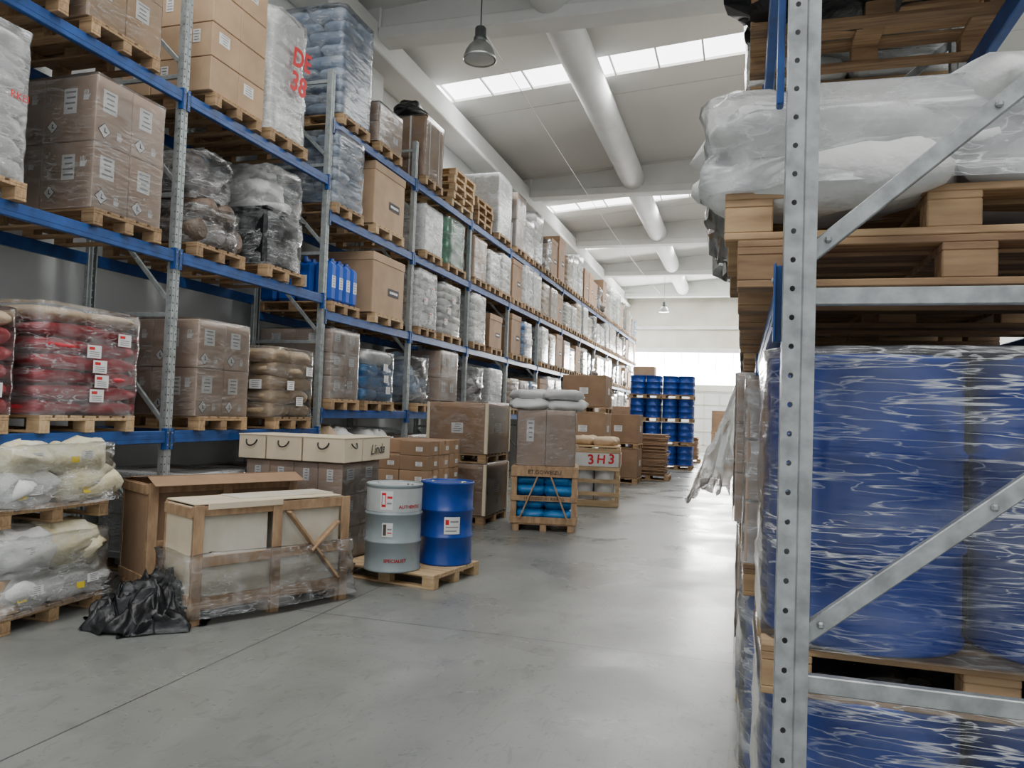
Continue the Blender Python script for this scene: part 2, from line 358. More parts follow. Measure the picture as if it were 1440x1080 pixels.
def drum_shape(mb,c,mat,r=.2925,h=.88,n=40,lidmat=None,topband=None):
    pr=[(.001,.001),(r*.97,0),(r,.006),(r,.02),(r-.008,.03)]
    def rib(z): return [(r-.008,z-.02*h),(r+.004,z-.008*h),(r+.004,z+.008*h),(r-.008,z+.02*h)]
    pr+=rib(h*.34)+rib(h*.66)+[(r-.008,h-.03),(r,h-.02),(r,h-.004),(r-.004,h),(r-.014,h),(r-.016,h-.014)]
    lathe(mb,pr,n,c,mat,True,False)
    if topband: lathe(mb,[(r-.0065,h*.69),(r-.0065,h*.955)],n,c,topband,True,False)
    o=[(r-.016,h-.014),(r-.06,h-.016),(0.001,h-.016)]; lathe(mb,o,n,c,lidmat or mat,False,False)
def drum_bungs(t,p,c,r,h,mat):
    lathe(t.sub(p,'bung'),[(.035,h-.016),(.035,h+.0),(.03,h+.004),(.001,h+.004)],14,(c[0]+r*.6,c[1],c[2]),mat,True,False)
    lathe(t.sub(p,'bung'),[(.018,h-.016),(.018,h-.002),(.001,h-.001)],10,(c[0]-r*.6,c[1],c[2]),mat,True,False)
def b_drums(t,w,dp,h,seed,mat='drum_b',n=(2,2),film='film_l',r=None,lidmat=None,amp=.012,k=.35):
    nx,ny=n; rr=r or min(dp/nx,w/ny)/2-.002
    for i in range(nx):
        for j in range(ny):
            c=(-dp/2+dp/nx*(i+.5),-w/2+w/ny*(j+.5),0); p=t.part('drum'); drum_shape(p,c,mat,rr,h,n=64 if not t.merge else 20,lidmat=lidmat)
            drum_bungs(t,p,c,rr,h,'paper')
    if film: shell(t.part('stretch_film'),w+.01,dp+.01,h+.02,film,seed,amp,m=22,n=96,k=k,top=.1)
def b_jerry(t,w,dp,h,seed,n=(4,4,1),mat='jerry',film=None):
    nx,ny,nz=n; a,b,c=dp/nx,w/ny,h/nz
    for k in range(nz):
        for i in range(nx):
            for j in range(ny):
                x=-dp/2+a*(i+.5); y=-w/2+b*(j+.5); z=c*k
                p=t.part('jerrycan'); box(p,(x,y,z+c*.42),(a*.92,b*.9,c*.84),mat,.045)
                box(p,(x,y+b*.08,z+c*.87),(.03,b*.4,c*.10),mat,.01)
                q=t.sub(p,'cap'); lathe(q,[(.034,c*.82),(.034,c*.93),(.028,c*.95),(.001,c*.95)],12,(x,y-b*.26,z),'drum_b',True,False)
                if i==nx-1: lab(t.sub(p,'label'),'+X',y,x+a*.46,z+c*.42,b*.5,c*.25,'text')
                elif j==0: lab(t.sub(p,'label'),'-Y',x,y-b*.45,z+c*.42,a*.4,c*.25,'text')
def b_loose(t,w,dp,h,seed,mats=('sack_c',),film='film',cnt=9,yel=False,fk=.3,flare=.05):
    r=random.Random(seed); per=4; nl=max(1,math.ceil(cnt/per)); lh=h/nl
    for l in range(nl):
        for i in range(per):
            if l*per+i>=cnt: break
            x=(-.25 if i%2 else .25)*dp+r.uniform(-.05,.05); y=(-.25 if i//2 else .25)*w+r.uniform(-.04,.04)
            f=1-.12*l
            p=t.part('sack'); sack(p,(x*f,y*f,lh*(l+.5)),(dp*.56,w*.54,lh*1.35),r.choice(mats),seed+i+l*9,rz=r.uniform(-.4,.4),tilt=r.uniform(-.16,.16),n=24,m=11,rough=.1)
            if yel and i%2==0: 
                lab(t.sub(p,'label'),'+X' ,y*f,dp*.5*f+.05,lh*(l+.55),.12,.07,'text',r)
                rect(t.sub(p,'print'),'+X',y*f-.12,dp*.5*f+.045,lh*(l+.4),.08,.05,'yellow')
    if film: shell(t.part('stretch_film'),w*1.0,dp*1.0,h*.95,film,seed,.05,n=60,m=14,k=fk,flare=flare)
def b_rolls(t,w,dp,h,seed,mat='brown_s',film='film',n=3):
    for l in range(2):
        for i in range(n-l):
            y=-w/2+w/n*(i+.5+l*.5); rr=w/n*.5; p=t.part('roll')
            pr=[(rr*.5,-dp*.5),(rr*.9,-dp*.47),(rr,-dp*.3),(rr*1.03,0),(rr,dp*.3),(rr*.9,dp*.47),(rr*.5,dp*.5)]
            q=MB(); lathe(q,pr,16,(0,0,0),mat)
            T=Matrix.Rotation(math.pi/2,4,'Y')
            p.add([tuple((T@Vector(v))+Vector((0,y,rr+l*rr*1.7))) for v in q.v],q.f,mat,True)
    if film: shell(t.part('stretch_film'),w,dp,h,film,seed,.04,k=.5)
def b_bigbag(t,w,dp,h,seed,mat='sack_w',film='film_w',k=.35,amp=.05):
    p=t.part('bag'); shell(p,w*.95,dp*.95,h*.97,mat,seed,amp,n=90,m=18,k=k,top=.1,topz=.04)
    if film: shell(t.part('stretch_film'),w,dp,h,film,seed+1,.03,n=60,m=14,k=k*.85,flare=.06)
def b_heap(t,w,dp,h,seed,mat='sack_d',film='film',bin=False):
    r=random.Random(seed)
    if bin: p=t.part('bin'); box(p,(0,0,h*.27),(dp*.95,w*.95,h*.54),'black',.03); box(p,(0,0,h*.53),(dp,w,.05),'black',.015); hz=h*.55
    else: hz=0
    rem=h-hz
    for i in range(5):
        p=t.part('bundle'); q=i/4; sack(p,(r.uniform(-.2,.2)*dp*(1-q),r.uniform(-.2,.2)*w*(1-q),hz+rem*(.2+.6*q)),(dp*(.85-.4*q),w*(.9-.4*q),rem*.5),mat,seed+i,rz=r.uniform(-.4,.4),tilt=r.uniform(-.2,.2),n=22,m=9,rough=.12)
    if film: shell(t.part('stretch_film'),w,dp,h*.95,film,seed,.05,k=.45,m=14)
BLD=dict(sacks=b_sacks,cartons=b_cartons,bigbox=b_bigbox,drums=b_drums,jerry=b_jerry,loose=b_loose,rolls=b_rolls,bigbag=b_bigbag,heap=b_heap)
CATN=dict(sacks='sack_load',cartons='carton_load',bigbox='large_carton',drums='drum_load',jerry='jerrycan_load',loose='sack_pile',rolls='roll_load',bigbag='bulk_bag',heap='wrapped_bundle')
CATW=dict(sacks='sacks',cartons='cartons',bigbox='box',drums='drums',jerry='jerrycans',loose='sacks',rolls='rolls',bigbag='bulk bag',heap='wrapped goods')
def pallet_geo(t,mat,w=.8,dp=1.2):
    d=t.part('top_deck'); nb=5 if w<.9 else 7; bw=(.145,.1,.145,.1,.145) if w<.9 else (.12,)*7
    for i in range(nb):
        y=-w/2+bw[0]/2+(w-bw[0])*i/(nb-1); box(d,(0,y,.133),(dp,bw[i],.022),mat,.003)
    for x in(-dp/2+.07,0,dp/2-.07): box(d,(x,0,.111),(.14,w,.023),mat,.003)
    for y in(-w/2+.05,0,w/2-.05):
        s=t.part('skid'); box(s,(0,y,.011),(dp,.1,.022),mat,.003)
        for x in(-dp/2+.07,0,dp/2-.07): box(s,(x,y,.061),(.14,.098,.079),mat,.004)
PC={}
def pallet(loc,label,group,mat='wood',w=.8,dp=1.2,rz=0,merge=False):
    k=(mat,w,dp,merge)
    if k not in PC:
        t=Thing('wooden_pallet',merge); pallet_geo(t,mat,w,dp); o=t.done(); PC[k]=o
    else: o=copy_tree(PC[k])
    o.location=loc; o.rotation_euler=(0,0,rz); tag(o,label,'pallet',group); return o
LC={}
def load(kind,loc,label,group=None,w=.8,dp=1.15,h=1.0,seed=0,rz=0,merge=False,name=None,**kw):
    key=(kind,round(w,2),round(dp,2),round(h,2),seed,str(kw)) if merge else None
    if merge and key in LC: o=copy_tree(LC[key])
    else:
        t=Thing(name or CATN[kind],merge); BLD[kind](t,w,dp,h,seed,**kw); o=t.done()
        if merge: LC[key]=o
    o.location=loc; o.rotation_euler=(0,0,rz); tag(o,label,CATW[kind],group); return o
# ---------------------------------------------------------------- racking
def upright_mesh(h,holes,mat,pw=.09,dd=.08,pitch=.075):
    mb=MB()
    def plate(o,u,wd,ncol,hr):
        o=Vector(o);u=Vector(u);z=Vector((0,0,1))
        if not holes or ncol==0:
            mb.add([tuple(o),tuple(o+u*wd),tuple(o+u*wd+z*h),tuple(o+z*h)],[(0,1,2,3)],mat); return
        n=int(h/pitch); cw=wd/ncol; ph=h/n
        for c in range(ncol):
            for r in range(n):
                cc=o+u*(cw*(c+.5))+z*(ph*(r+.5)); outer=[(1,0),(1,1),(0,1),(-1,1),(-1,0),(-1,-1),(0,-1),(1,-1)]
                vs=[tuple(cc+u*(a*cw/2)+z*(b*ph/2)) for a,b in outer]+[tuple(cc+u*hr*math.cos(i*math.pi/4)+z*hr*1.1*math.sin(i*math.pi/4)) for i in range(8)]
                mb.add(vs,[(i,(i+1)%8,8+(i+1)%8,8+i) for i in range(8)],mat)
    a=pw/2
    plate((0,-a,0),(0,1,0),pw*.5-.012,1,.008); plate((0,a-(pw*.5-.012),0),(0,1,0),pw*.5-.012,1,.008)
    q=[(0,-.012),(-.009,-.009),(-.009,.009),(0,.012)]
    for i in range(3):
        p0,p1=q[i],q[i+1]; mb.add([(p0[0],p0[1],0),(p1[0],p1[1],0),(p1[0],p1[1],h),(p0[0],p0[1],h)],[(0,1,2,3)],mat)
    for s in(-1,1):
        plate((0,s*a,0),(-1,0,0),dd*.55,1,.007)
        mb.add([(-dd*.55,s*a,0),(-dd*.62,s*(a-.009),0),(-dd,s*(a-.009),0),(-dd,s*(a-.026),0)]+[(-dd*.55,s*a,h),(-dd*.62,s*(a-.009),h),(-dd,s*(a-.009),h),(-dd,s*(a-.026),h)],[(0,1,5,4),(1,2,6,5),(2,3,7,6)],mat)
    return mb.mesh('upright')
UM={}
def get_up(h,holes,mat):
    k=(h,holes,mat)
    if k not in UM: UM[k]=upright_mesh(h,holes,mat)
    return UM[k]
def obj(name,me,parent,loc=(0,0,0),rz=0):
    o=bpy.data.objects.new(name,me); col.objects.link(o); o.parent=parent; o.location=loc; o.rotation_euler=(0,0,rz); return o
RM={}
def rack_bay(label,xf,side,y0,L,levels,h,first,holes,mat,zs,depth=1.1,group=None):
    root=bpy.data.objects.new('rack_bay',None); col.objects.link(root); root.location=(xf,y0,0); tag(root,label,'pallet rack',group)
    s=side
    def frame(yy):
        um=get_up(h,holes,mat)
        obj('upright',um,root,(0,yy,0),0 if s<0 else math.pi); obj('upright',um,root,(s*depth,yy,0),math.pi if s<0 else 0)
        k=('fr',h,s,mat,tuple(zs))
        if k not in RM:
            out=[]
            for i,z in enumerate(zs):
                mb=MB(); box(mb,(s*depth/2,0,z),(depth-.1,.03,.045),mat,.003)
                for q in(-1,1): box(mb,(s*depth/2+q*(depth/2-.06),-.02,z),(.02,.012,.02),mat,.004)
                out.append(mb.mesh('brace'))
                if i+1<len(zs):
                    a_=Vector((s*.05,.012,z+.1)); b_=Vector((s*(depth-.05),.012,zs[i+1]-.06))
                    mb=MB(); bar(mb,a_,b_,.045,.03,mat,(0,1,0),.003)
                    for f in(.06,.45): p=a_.lerp(b_,f); box(mb,(p.x,p.y-.02,p.z),(.018,.014,.018),mat,.005)
                    out.append(mb.mesh('brace'))
            f=MB(); box(f,(0,0,.006),(.14,.13,.012),mat,.002); RM[k]=(out,f.mesh('foot_plate'))
        for m in RM[k][0]: obj('brace',m,root,(0,yy,0))
        obj('foot_plate',RM[k][1],root,(-s*.0+s*.04,yy,0)); obj('foot_plate',RM[k][1],root,(s*(depth-.04),yy,0))
    if first: frame(0)
    frame(L)
    k=('beam',L)
    if k not in RM:
        mb=MB(); box(mb,(0,L/2,-.06),(.05,L-.1,.12),'blue',.006); box(mb,(.0255,L/2,-.06),(.004,L-.11,.035),'blue',.001)
        cs=[]
        for q in(.052,L-.052):
            c=MB(); d=1 if q<1 else -1
            box(c,(.006,q,-.08),(.056,.012,.21),'blue',.003); box(c,(.031,q-.018*d,-.08),(.006,.046,.21),'blue',.002)
            for zz in(-.02,-.14): box(c,(.036,q-.022*d,zz),(.008,.014,.014),'galv',.004)
            cs.append(c.mesh('connector'))
        RM[k]=(mb.mesh('beam'),cs)
    for z in levels:
        for q in(0,1):
            b=obj('beam',RM[k][0],root,(s*(.012 if q==0 else depth-.012),0,z),0)
            if q==0:
                if s>0: b.scale=(-1,1,1)
                for c in RM[k][1]: obj('connector',c,b)
    return root
ORD=['nearest','second','third','fourth','fifth','sixth','seventh','eighth','ninth','tenth','eleventh','twelfth','thirteenth']
XF=-5.4; BL=2.8; Y0=3.48
LV_A=[1.5,3.28,4.88]; LV_B=[1.75,3.08,4.42,5.68]
for k in range(13):
    rack_bay(f'{ORD[k]} bay of the long left rack with blue beams and steel uprights',XF,-1,Y0+BL*k,BL,LV_A if k<2 else LV_B,6.35,k==0,k<4,'galv_l',[.25,1.45,2.65,3.85,5.05,6.2],group='bays of the left rack')
PXC=-5.93
SH=['floor','first shelf','second shelf','third shelf','top shelf']
GP='pallets in the left rack'
def put(kind,bay,lev,Y,desc,h=1.0,w=.8,dp=1.14,merge=False,seed=None,pal=True,pmat='wood',palw=None,slot='',group=None,**kw):
    lv=LV_A if bay<2 else LV_B; z=0 if lev==0 else lv[lev-1]
    sname=SH[lev] if not(bay<2 and lev==3) else 'top shelf'
    where=f'{"under" if lev==0 else "on"} the {sname if lev else "first shelf"} of the {ORD[bay]} rack bay'+(f', {slot}' if slot else '')
    x=PXC+rnd.uniform(-.03,.03)
    if pal: pallet((x,Y,z),'wooden pallet '+where+(' beneath '+desc.split(' ')[0]+' load'),GP,pmat,palw or (.8 if w<.95 else 1.0),merge=merge)
    return load(kind,(x,Y,z+(.144 if pal else 0)),desc+' '+where,group,w=w,dp=dp,h=h,seed=rnd.randrange(6) if seed is None and merge else (seed or rnd.randrange(999)),merge=merge,**kw)
# ---- bay 1 (nearest)
put('cartons',0,3,5.45,'stacked brown cartons',h=1.0,w=.86,n=(2,2,2),mat='card2',film='film_l',lk='text')
put('cartons',0,3,4.4,'plain kraft cartons',h=.8,w=.8,n=(2,2,2),mat='card',film='film_l',slot='left end')
ch=put('cartons',0,2,5.58,'film-wrapped hazard-labelled cartons',h=1.16,w=.82,n=(2,2,2),mat='card_pink',film='film_l',lk='text',sym=True)
o=put('sacks',0,2,4.12,'white wrapped sacks with red writing',h=1.15,w=.8,film='film_w',layers=7); text('RKEI',.08,'red',o,'+X',.26,.62,.62,.02)
put('sacks',0,1,5.28,'red sacks topped by kraft ones',h=.9,w=1.08,dp=1.16,mat='sack_r',film='film',layers=7,lk='red',topmat='sack_k',palw=1.0,pmat='wood_new',flat=1.08,nl=5)
put('sacks',0,1,4.1,'more red sacks',h=.8,w=.9,mat='sack_r',film='film_l',lk='red',layers=6,topmat='sack_k',slot='left side')
# ---- bay 2
put('cartons',1,3,7.02,'tan cartons with white labels',h=1.45,w=.92,n=(3,2,4),mat='card2',film=None,lk='text',every=.6)
o=put('bigbag',1,3,8.02,'tall white bulk bag marked in red',h=1.5,w=.82,dp=1.1)
text('DE',.32,'red',o,'+X',.10,.64,1.0,.0,fat=.010,rot=.10,shear=.2); text('38',.34,'red',o,'+X',.05,.64,.68,.0,fat=.010,rot=-.06,shear=.15)
put('rolls',1,2,6.9,'brown fabric rolls in film',h=.42,w=.86,slot='left side')
load('heap',(PXC,6.9,3.28+.144+.5),'dark wrapped bundle lying on the brown rolls in the second bay',w=.6,dp=.9,h=.55,seed=5)
put('heap',1,2,8.05,'black wrapped bin under a white bundle',h=1.25,w=.84,mat='sack_w',bin=True,seed=8)
put('cartons',1,1,7.02,'large wrapped cartons with glove symbols',h=1.0,w=.86,n=(2,2,2),mat='card_pink',film='film_l',sym=True)
put('sacks',1,1,8.32,'tan kraft sacks',h=.82,w=.9,mat='sack_k',film='film_l',layers=5,lk='text')
# ---- bay 3
put('sacks',2,4,9.65,'tall blue-grey wrapped sacks',h=1.5,w=.88,mat='sack_g',film='film',layers=9)
put('cartons',2,4,10.75,'low brown cartons',h=.6,w=.85,n=(3,2,2),mat='card',film='film')
put('sacks',2,3,9.55,'blue-grey wrapped sacks',h=.98,w=.8,mat='sack_g',film='film',layers=6)
put('bigbox',2,3,10.85,'plain brown box with dark label',h=.95,w=1.08,mat='card2',pmat='wood_new')
put('jerry',2,2,9.6,'upright blue jerrycans',h=.66,w=.8)
put('bigbox',2,2,10.9,'large kraft box with fitted lid',h=.92,w=1.12,mat='card2',pmat='wood_new')
put('cartons',2,1,9.6,'wrapped mixed cartons',h=.95,w=.78,n=(2,2,3),mat='card_pink',film='film')
put('sacks',2,1,10.75,'blue sacks under white ones',h=.75,w=1.0,mat='sack_b',film='film_l',layers=4,topmat='sack_w',lk='text')
# ---- bay 4
put('bigbox',3,4,12.45,'strapped brown box',h=1.05,w=.84,mat='card',straps=2,lb=None,film='film_l',lid=False)
load('heap',(PXC+.1,12.45,5.68+.144+1.06),'black bundle lying on top of the strapped brown box',w=.7,dp=.75,h=.4,seed=3,mat='black',film=None)
put('cartons',3,3,12.6,'white wrapped cartons',h=.8,w=.85,n=(2,2,2),mat='white_box',film='film_w')
put('drums',3,3,13.85,'dark green drums',h=.88,w=1.12,dp=1.16,mat='drum_gr',film='film_l')
put('sacks',3,2,12.5,'white woven sacks',h=.98,w=.86,film='film_w',layers=7,lk='red',slot='left')
put('sacks',3,2,13.7,'white labelled sacks',h=.94,w=.95,film='film',layers=7,lk='red',slot='right')
put('heap',3,1,12.5,'grey wrapped goods',h=.85,w=.8,dp=1.0,mat='sack_g')
put('cartons',3,1,13.65,'upright brown cartons',h=1.0,w=.9,n=(2,2,2),mat='card_pink',film='film')
def pstack(x,y,z,n,label,group,mat='wood_new',w=.8,rz=0,dp=1.2,merge=False):
    for i in range(n):
        nm=['lowest','second','third','fourth','fifth','sixth','seventh'][i]
        pallet((x+rnd.uniform(-.03,.03),y+rnd.uniform(-.03,.03),z+i*.145),f'{nm} empty pallet of the {label}',group,mat,w,dp,rz+rnd.uniform(-.02,.02),merge)
pstack(PXC,14.0,5.68,5,'stack above the green drums','empty pallets on the top shelf',w=1.1)
# ---- bay 5
pstack(PXC,15.35,5.68,4,'stack beside the tall white load','empty pallets on the top shelf',mat='wood',w=1.0)
put('cartons',4,4,16.75,'tall white wrapped cartons',h=1.35,w=1.0,n=(2,2,3),mat='white_box',film='film_w',lk=None)
put('cartons',4,3,15.2,'brown and white cartons',h=.85,w=.8,n=(2,2,2),mat='card2',film='film')
put('sacks',4,3,16.15,'white film-wrapped sacks',h=.75,w=.8,film='film_w',layers=5,slot='centre')
put('sacks',4,3,17.0,'pale wrapped sacks',h=.85,w=.75,film='film',layers=6,slot='right')
put('sacks',4,2,15.2,'white wrapped sacks',h=.98,w=.82,film='film_w',layers=6)
put('bigbox',4,2,16.5,'open brown carton',h=.75,w=.9,mat='card')
put('heap',4,1,15.25,'dark wrapped goods',h=.85,w=.85,mat='sack_d')
put('cartons',4,1,16.5,'white label-covered cartons',h=.85,w=.9,n=(2,2,3),mat='white_box',film='film_w')
# ---- far bays (small in the photograph)
KD=[('sacks','white sacks',dict(mat='sack_w',film='film_w',layers=5)),('cartons','brown cartons',dict(mat='card_pink',n=(2,2,2),film='film')),
    ('sacks','pale grey sacks',dict(mat='sack_w',film='film',layers=6)),('bigbox','plain brown box',dict(mat='card')),
    ('cartons','white cartons',dict(mat='white_box',n=(2,2,2),film='film_w')),('heap','dark wrapped bundle',dict(mat='sack_d')),
    ('sacks','kraft sacks',dict(mat='sack_k',film='film',layers=5)),('sacks','blue sacks',dict(mat='sack_b',film='film',layers=5))]
WT=[4,6,3,5,2,4,2,1]
for bay in range(5,13):
    for lev in range(1,5):
        for si,sl in enumerate(('left','middle','right')):
            if rnd.random()<.07: continue
            Y=Y0+BL*bay+.1+.45+.9*si
            k=rnd.choices(range(8),WT)[0]
            if bay==5 and lev==2: k=(3,7,6)[si]
            if bay==6 and lev==4: k=(5,3,3)[si]
            kind,ds,kw=KD[k]; h=rnd.choice((.7,.85,.95)) if lev<4 else rnd.choice((.9,1.05,1.3))
            o=put(kind,bay,lev,Y,ds,h=h,w=.8,merge=True,seed=rnd.choice((1,2)),slot=sl+' slot',**kw)
            if bay==5 and lev==2 and si==1: text('dian',.34,'paper',o,'+X',0,.62,h*.5,.02)
# ---- floor level of the left rack
put('cartons',1,0,7.0,'pale wrapped cartons',h=.9,w=.9,n=(2,2,2),mat='white_box',film='film_w')
put('sacks',1,0,8.35,'brown sacks',h=.85,w=.9,mat='brown_s',film='film',layers=5)
put('loose',2,0,9.7,'loose grey sacks',h=1.3,w=.95,mats=('sack_w','sack_k','sack_d'),film=None,cnt=12)
put('loose',2,0,10.9,'tumbled tan sacks',h=1.25,w=.95,mats=('sack_w','sack_k'),film='film',cnt=12)
put('cartons',3,0,12.4,'wrapped brown cartons',h=1.2,w=.85,n=(2,2,3),mat='card_pink')
put('sacks',3,0,13.7,'white stacked sacks',h=1.1,w=.9,layers=7)
put('cartons',4,0,15.4,'dark brown cartons',h=1.1,w=.9,n=(2,2,2),mat='card')
put('sacks',4,0,16.6,'cream sacks',h=1.1,w=.9,mat='sack_c',layers=6)
# ---------------------------------------------------------------- floor goods, left foreground
GF='pallets on the aisle floor'
pallet((-5.85,4.9,0),'worn pallet on the floor under the lower cream sack heap',GF,'wood',1.0,rz=.05)
load('loose',(-5.85,4.92,.144),'lower heap of cream sacks at far left on the floor pallet',w=1.12,dp=1.26,h=.58,seed=21,mats=('sack_c','sack_w'),cnt=8,yel=True,film='film',flare=.10)
b=MB(); box(b,(0,0,.13),(.5,.34,.26),'card2',.006); tag(b.build('carton',None,(-5.48,4.42,.15)),'small brown carton tucked into the front of the lower sack heap','carton')
pallet((-5.85,4.93,.79),'pallet between the two cream sack heaps at far left',GF,'wood',1.0,rz=-.03)
load('loose',(-5.85,4.96,.934),'upper heap of cream sacks at far left on the raised pallet',w=1.12,dp=1.22,h=.5,seed=33,mats=('sack_c','sack_c','sack_w'),cnt=8,yel=True,film='film',flare=.12)
def crate(name,loc,rz,L,D,H,label,mat,panel,front_open,film):
    t=Thing(name); wm=mat; th=.022
    b=t.part('base'); 
    for y in(.05,D/2,D-.05): box(b,(L/2,y,.12),(L,.1,.022),wm,.003)
    for x in(.06,L/2,L-.06): box(b,(x,D/2,.055),(.1,D,.115),wm,.004)
    bk=t.part('back_panel'); box(bk,(L/2,D-.01,H/2+.07),(L-.02,.012,H-.16),panel,.002)
    for x in(.045,L/2,L-.045):
        for y in(-.024,D):
            p=t.part('post'); box(p,(x,y,H/2+(.0 if y<0 else .06)),(.085,th,H-(0 if y<0 else .12)),wm,.003)
    for z in(.17,.5,H-.05):
        p=t.part('rail'); box(p,(L/2,0,z),(L,th,.085),wm,.003); p=t.part('rail'); box(p,(L/2,D-.03,z),(L,th,.085),wm,.003)
    for x in(0,L):
        e=t.part('end_panel'); box(e,(x+(.012 if x==0 else -.012),D/2,H/2+.07),(.014,D-.04,H-.16),panel,.002)
        for z in(.2,H-.06): box(e,(x,D/2,z),(th,D,.085),wm,.003)
    if front_open:
        p=t.part('diagonal_board'); bar(p,(L/2+.1,-.03,H-.1),(L-.12,-.03,.22),.022,.085,wm,(0,1,0),.003)
        p=t.part('diagonal_board'); bar(p,(L-.14,-.045,.74),(L-.42,-.045,.5),.022,.07,wm,(0,1,0),.003)
        box(t.part('carton_panel'),(L*.25,D*.45,.70),(L*.42,D*.8,.44),'pale_panel',.01); box(t.part('carton_panel'),(L*.74,D*.45,.70),(L*.42,D*.8,.44),'pale_panel',.01)
        box(t.part('carton_panel'),(L*.5,D*.45,.31),(L*.93,D*.82,.32),'pale_panel',.02)
        l=t.part('lid'); box(l,(L/2-.04,D/2,H+.008),(L-.1,D+.02,.012),'cream',.003); box(l,(L/2+.2,D/2+.06,H+.018),(L-.55,D-.16,.01),'pale_panel',.003)
        box(l,(L*.3,-.04,H-.01),(L*.45,.004,.05),'cream',.001)
    else:
        box(t.part('front_panel'),(L/2,.05,H/2+.05),(L-.1,.05,H-.2),'card',.005); l=t.part('flap'); 
        box(l,(L/2,-.08,H+.02),(L,.2,.008),panel,.003,Matrix.Rotation(.35,3,'X')); l=t.part('flap'); box(l,(L/2,D-.1,H+.01),(L,.25,.008),panel,.003,Matrix.Rotation(-.12,3,'X'))
    if film: shell(t.part('stretch_film'),D+.11,L+.08,.50,'film',4,.05,x0=L/2,y0=D/2,z0=.06,n=90,m=14,k=.12,top=.96,flare=.03)
    tag(t.done(loc,rz),label,'crate'); return t
crate('slatted_crate',(-4.20,5.2,0),R(64),1.5,.5,.96,'open slatted wooden crate with pale worn panels and diagonal boards','wood_crate','cream',True,True)
crate('slatted_crate',(-5.02,5.62,0),R(62),1.45,.6,1.06,'battered brown cardboard-sided crate behind the open slatted crate','wood_crate','card',False,False)
# black plastic sheet: slumped crumpled folds against the crate end
t=Thing('plastic_sheet',True); p=t.part('x'); vs=[];fs=[];n=70
for j in range(n+1):
    for i in range(n+1):
        u=i/n*2-1; v=j/n*2-1; P=Vector((u*1.9+3,v*1.9,2))
        rr=math.sqrt(u*u*1.0+v*v); env=max(0,1-rr**3)
        rg=1-abs(noise.noise(P*1.0))*2.2; r2=1-abs(noise.noise(P*2.2+Vector((5,1,0))))*2.4; r3=1-abs(noise.noise(P*5))*2
        z=env*(.10+.12*rg+.10*r2+.035*r3+.16*max(0,v+.2))+(.02*r2 if env>0 else .008)
        fo=1 if rr<1 else 1/rr*(1+.2*noise.noise(P*1.6)); dx=noise.noise(P*2.0)*.10; dy=noise.noise(P*2.0+Vector((0,0,9)))*.10
        vs.append((u*fo*.46+dx,v*fo*.46+dy,max(.006,z)))
for j in range(n):
    for i in range(n): a=j*(n+1)+i; fs.append((a,a+1,a+n+2,a+n+1))
p.add(vs,fs,'black',True); tag(t.done((-4.60,5.22,0),-.45),'crumpled black plastic sheet slumped beside the open crate','plastic sheet')
# wrapped carton block with cream cartons on it
pallet((-4.66,7.78,0),'pallet under the wrapped carton block beside the two drums',GF,'wood',.8)
load('cartons',(-4.66,7.78,.144),'low wrapped block of labelled cartons carrying the cream cartons',w=.86,dp=1.2,h=1.04,seed=3,n=(4,2,3),mat='card_pink',film='film_l',lk='text',name='carton_block')
def handle(mb,face,c,plane,z,s=.13):
    u=Vector(FACE[face][0]);n=Vector(FACE[face][1]); o=fp(face,c,plane,z)
    tube(mb,[tuple(o+u*(s*math.cos(a))*.5-Vector((0,0,s*.5*math.sin(a)))+n*(.004+.03*math.sin(a))) for a in [math.pi*i/10 for i in range(11)]],.008,'black')
cz=1.2; ht=.255
CC=((-5.30,-4.97,7.26,7.9,'leftmost of the four cream rope-handled cartons'),(-4.95,-4.52,7.26,8.0,'second from left of the four cream rope-handled cartons'),(-4.50,-4.0,7.26,7.66,'near right cream rope-handled carton, third from the left'),(-4.47,-4.0,7.69,8.35,'rightmost cream carton with script lettering, facing the aisle'))
for i,(xa,xb,ya,yb,ds) in enumerate(CC):
    t=Thing('gift_carton'); cx,cy=(xa+xb)/2,(ya+yb)/2; bx,by=xb-xa,yb-ya
    p=t.part('box_body'); box(p,(0,0,ht/2),(bx,by,ht),'cream',.006); l=t.part('lid'); box(l,(0,0,ht+.004),(bx+.010,by+.010,.012),'cream',.003)
    if i<3: handle(t.part('rope_handle'),'-Y',0,-by/2,.205)
    if i==2: handle(t.part('rope_handle'),'+X',0,bx/2,.205,.11)
    o=t.done((cx,cy,cz)); tag(o,ds+' on the wrapped block','carton','cream cartons with rope handles')
    if i==3: text('Linda',.16,'ink',o,'+X',.0,bx/2,.12,shear=.25,rot=.04,fat=.001)
# pallet with the two steel drums
pallet((-3.42,7.74,0),'pale fresh pallet carrying the grey drum and the blue drum',GF,'wood_new',.95,1.2,rz=R(-9))
def steel_drum(loc,mat,label,lid,band=None):
    t=Thing('steel_drum'); p=t.part('drum_body'); drum_shape(p,(0,0,0),mat,.2925,.88,64,lid,band); drum_bungs(t,p,(0,0,0),.2925,.88,'alum')
    o=t.done(loc); tag(o,label,'drum'); return o
def curved_label(parent,r,a0,a1,z0,z1,parts,name='label'):
    mb=MB()
    for (b0,b1,y0,y1,mat,off) in [(0,1,0,1,'paper',.0)]+parts:
        n=8; vs=[]
        for i in range(n+1):
            a=a0+(a1-a0)*(b0+(b1-b0)*i/n)
            for z in(z0+(z1-z0)*y0,z0+(z1-z0)*y1): vs.append(((r+off)*math.cos(a),(r+off)*math.sin(a),z))
        mb.add(vs,[(2*i,2*i+2,2*i+3,2*i+1) for i in range(n)],mat,True)
    return mb.build(name,parent)
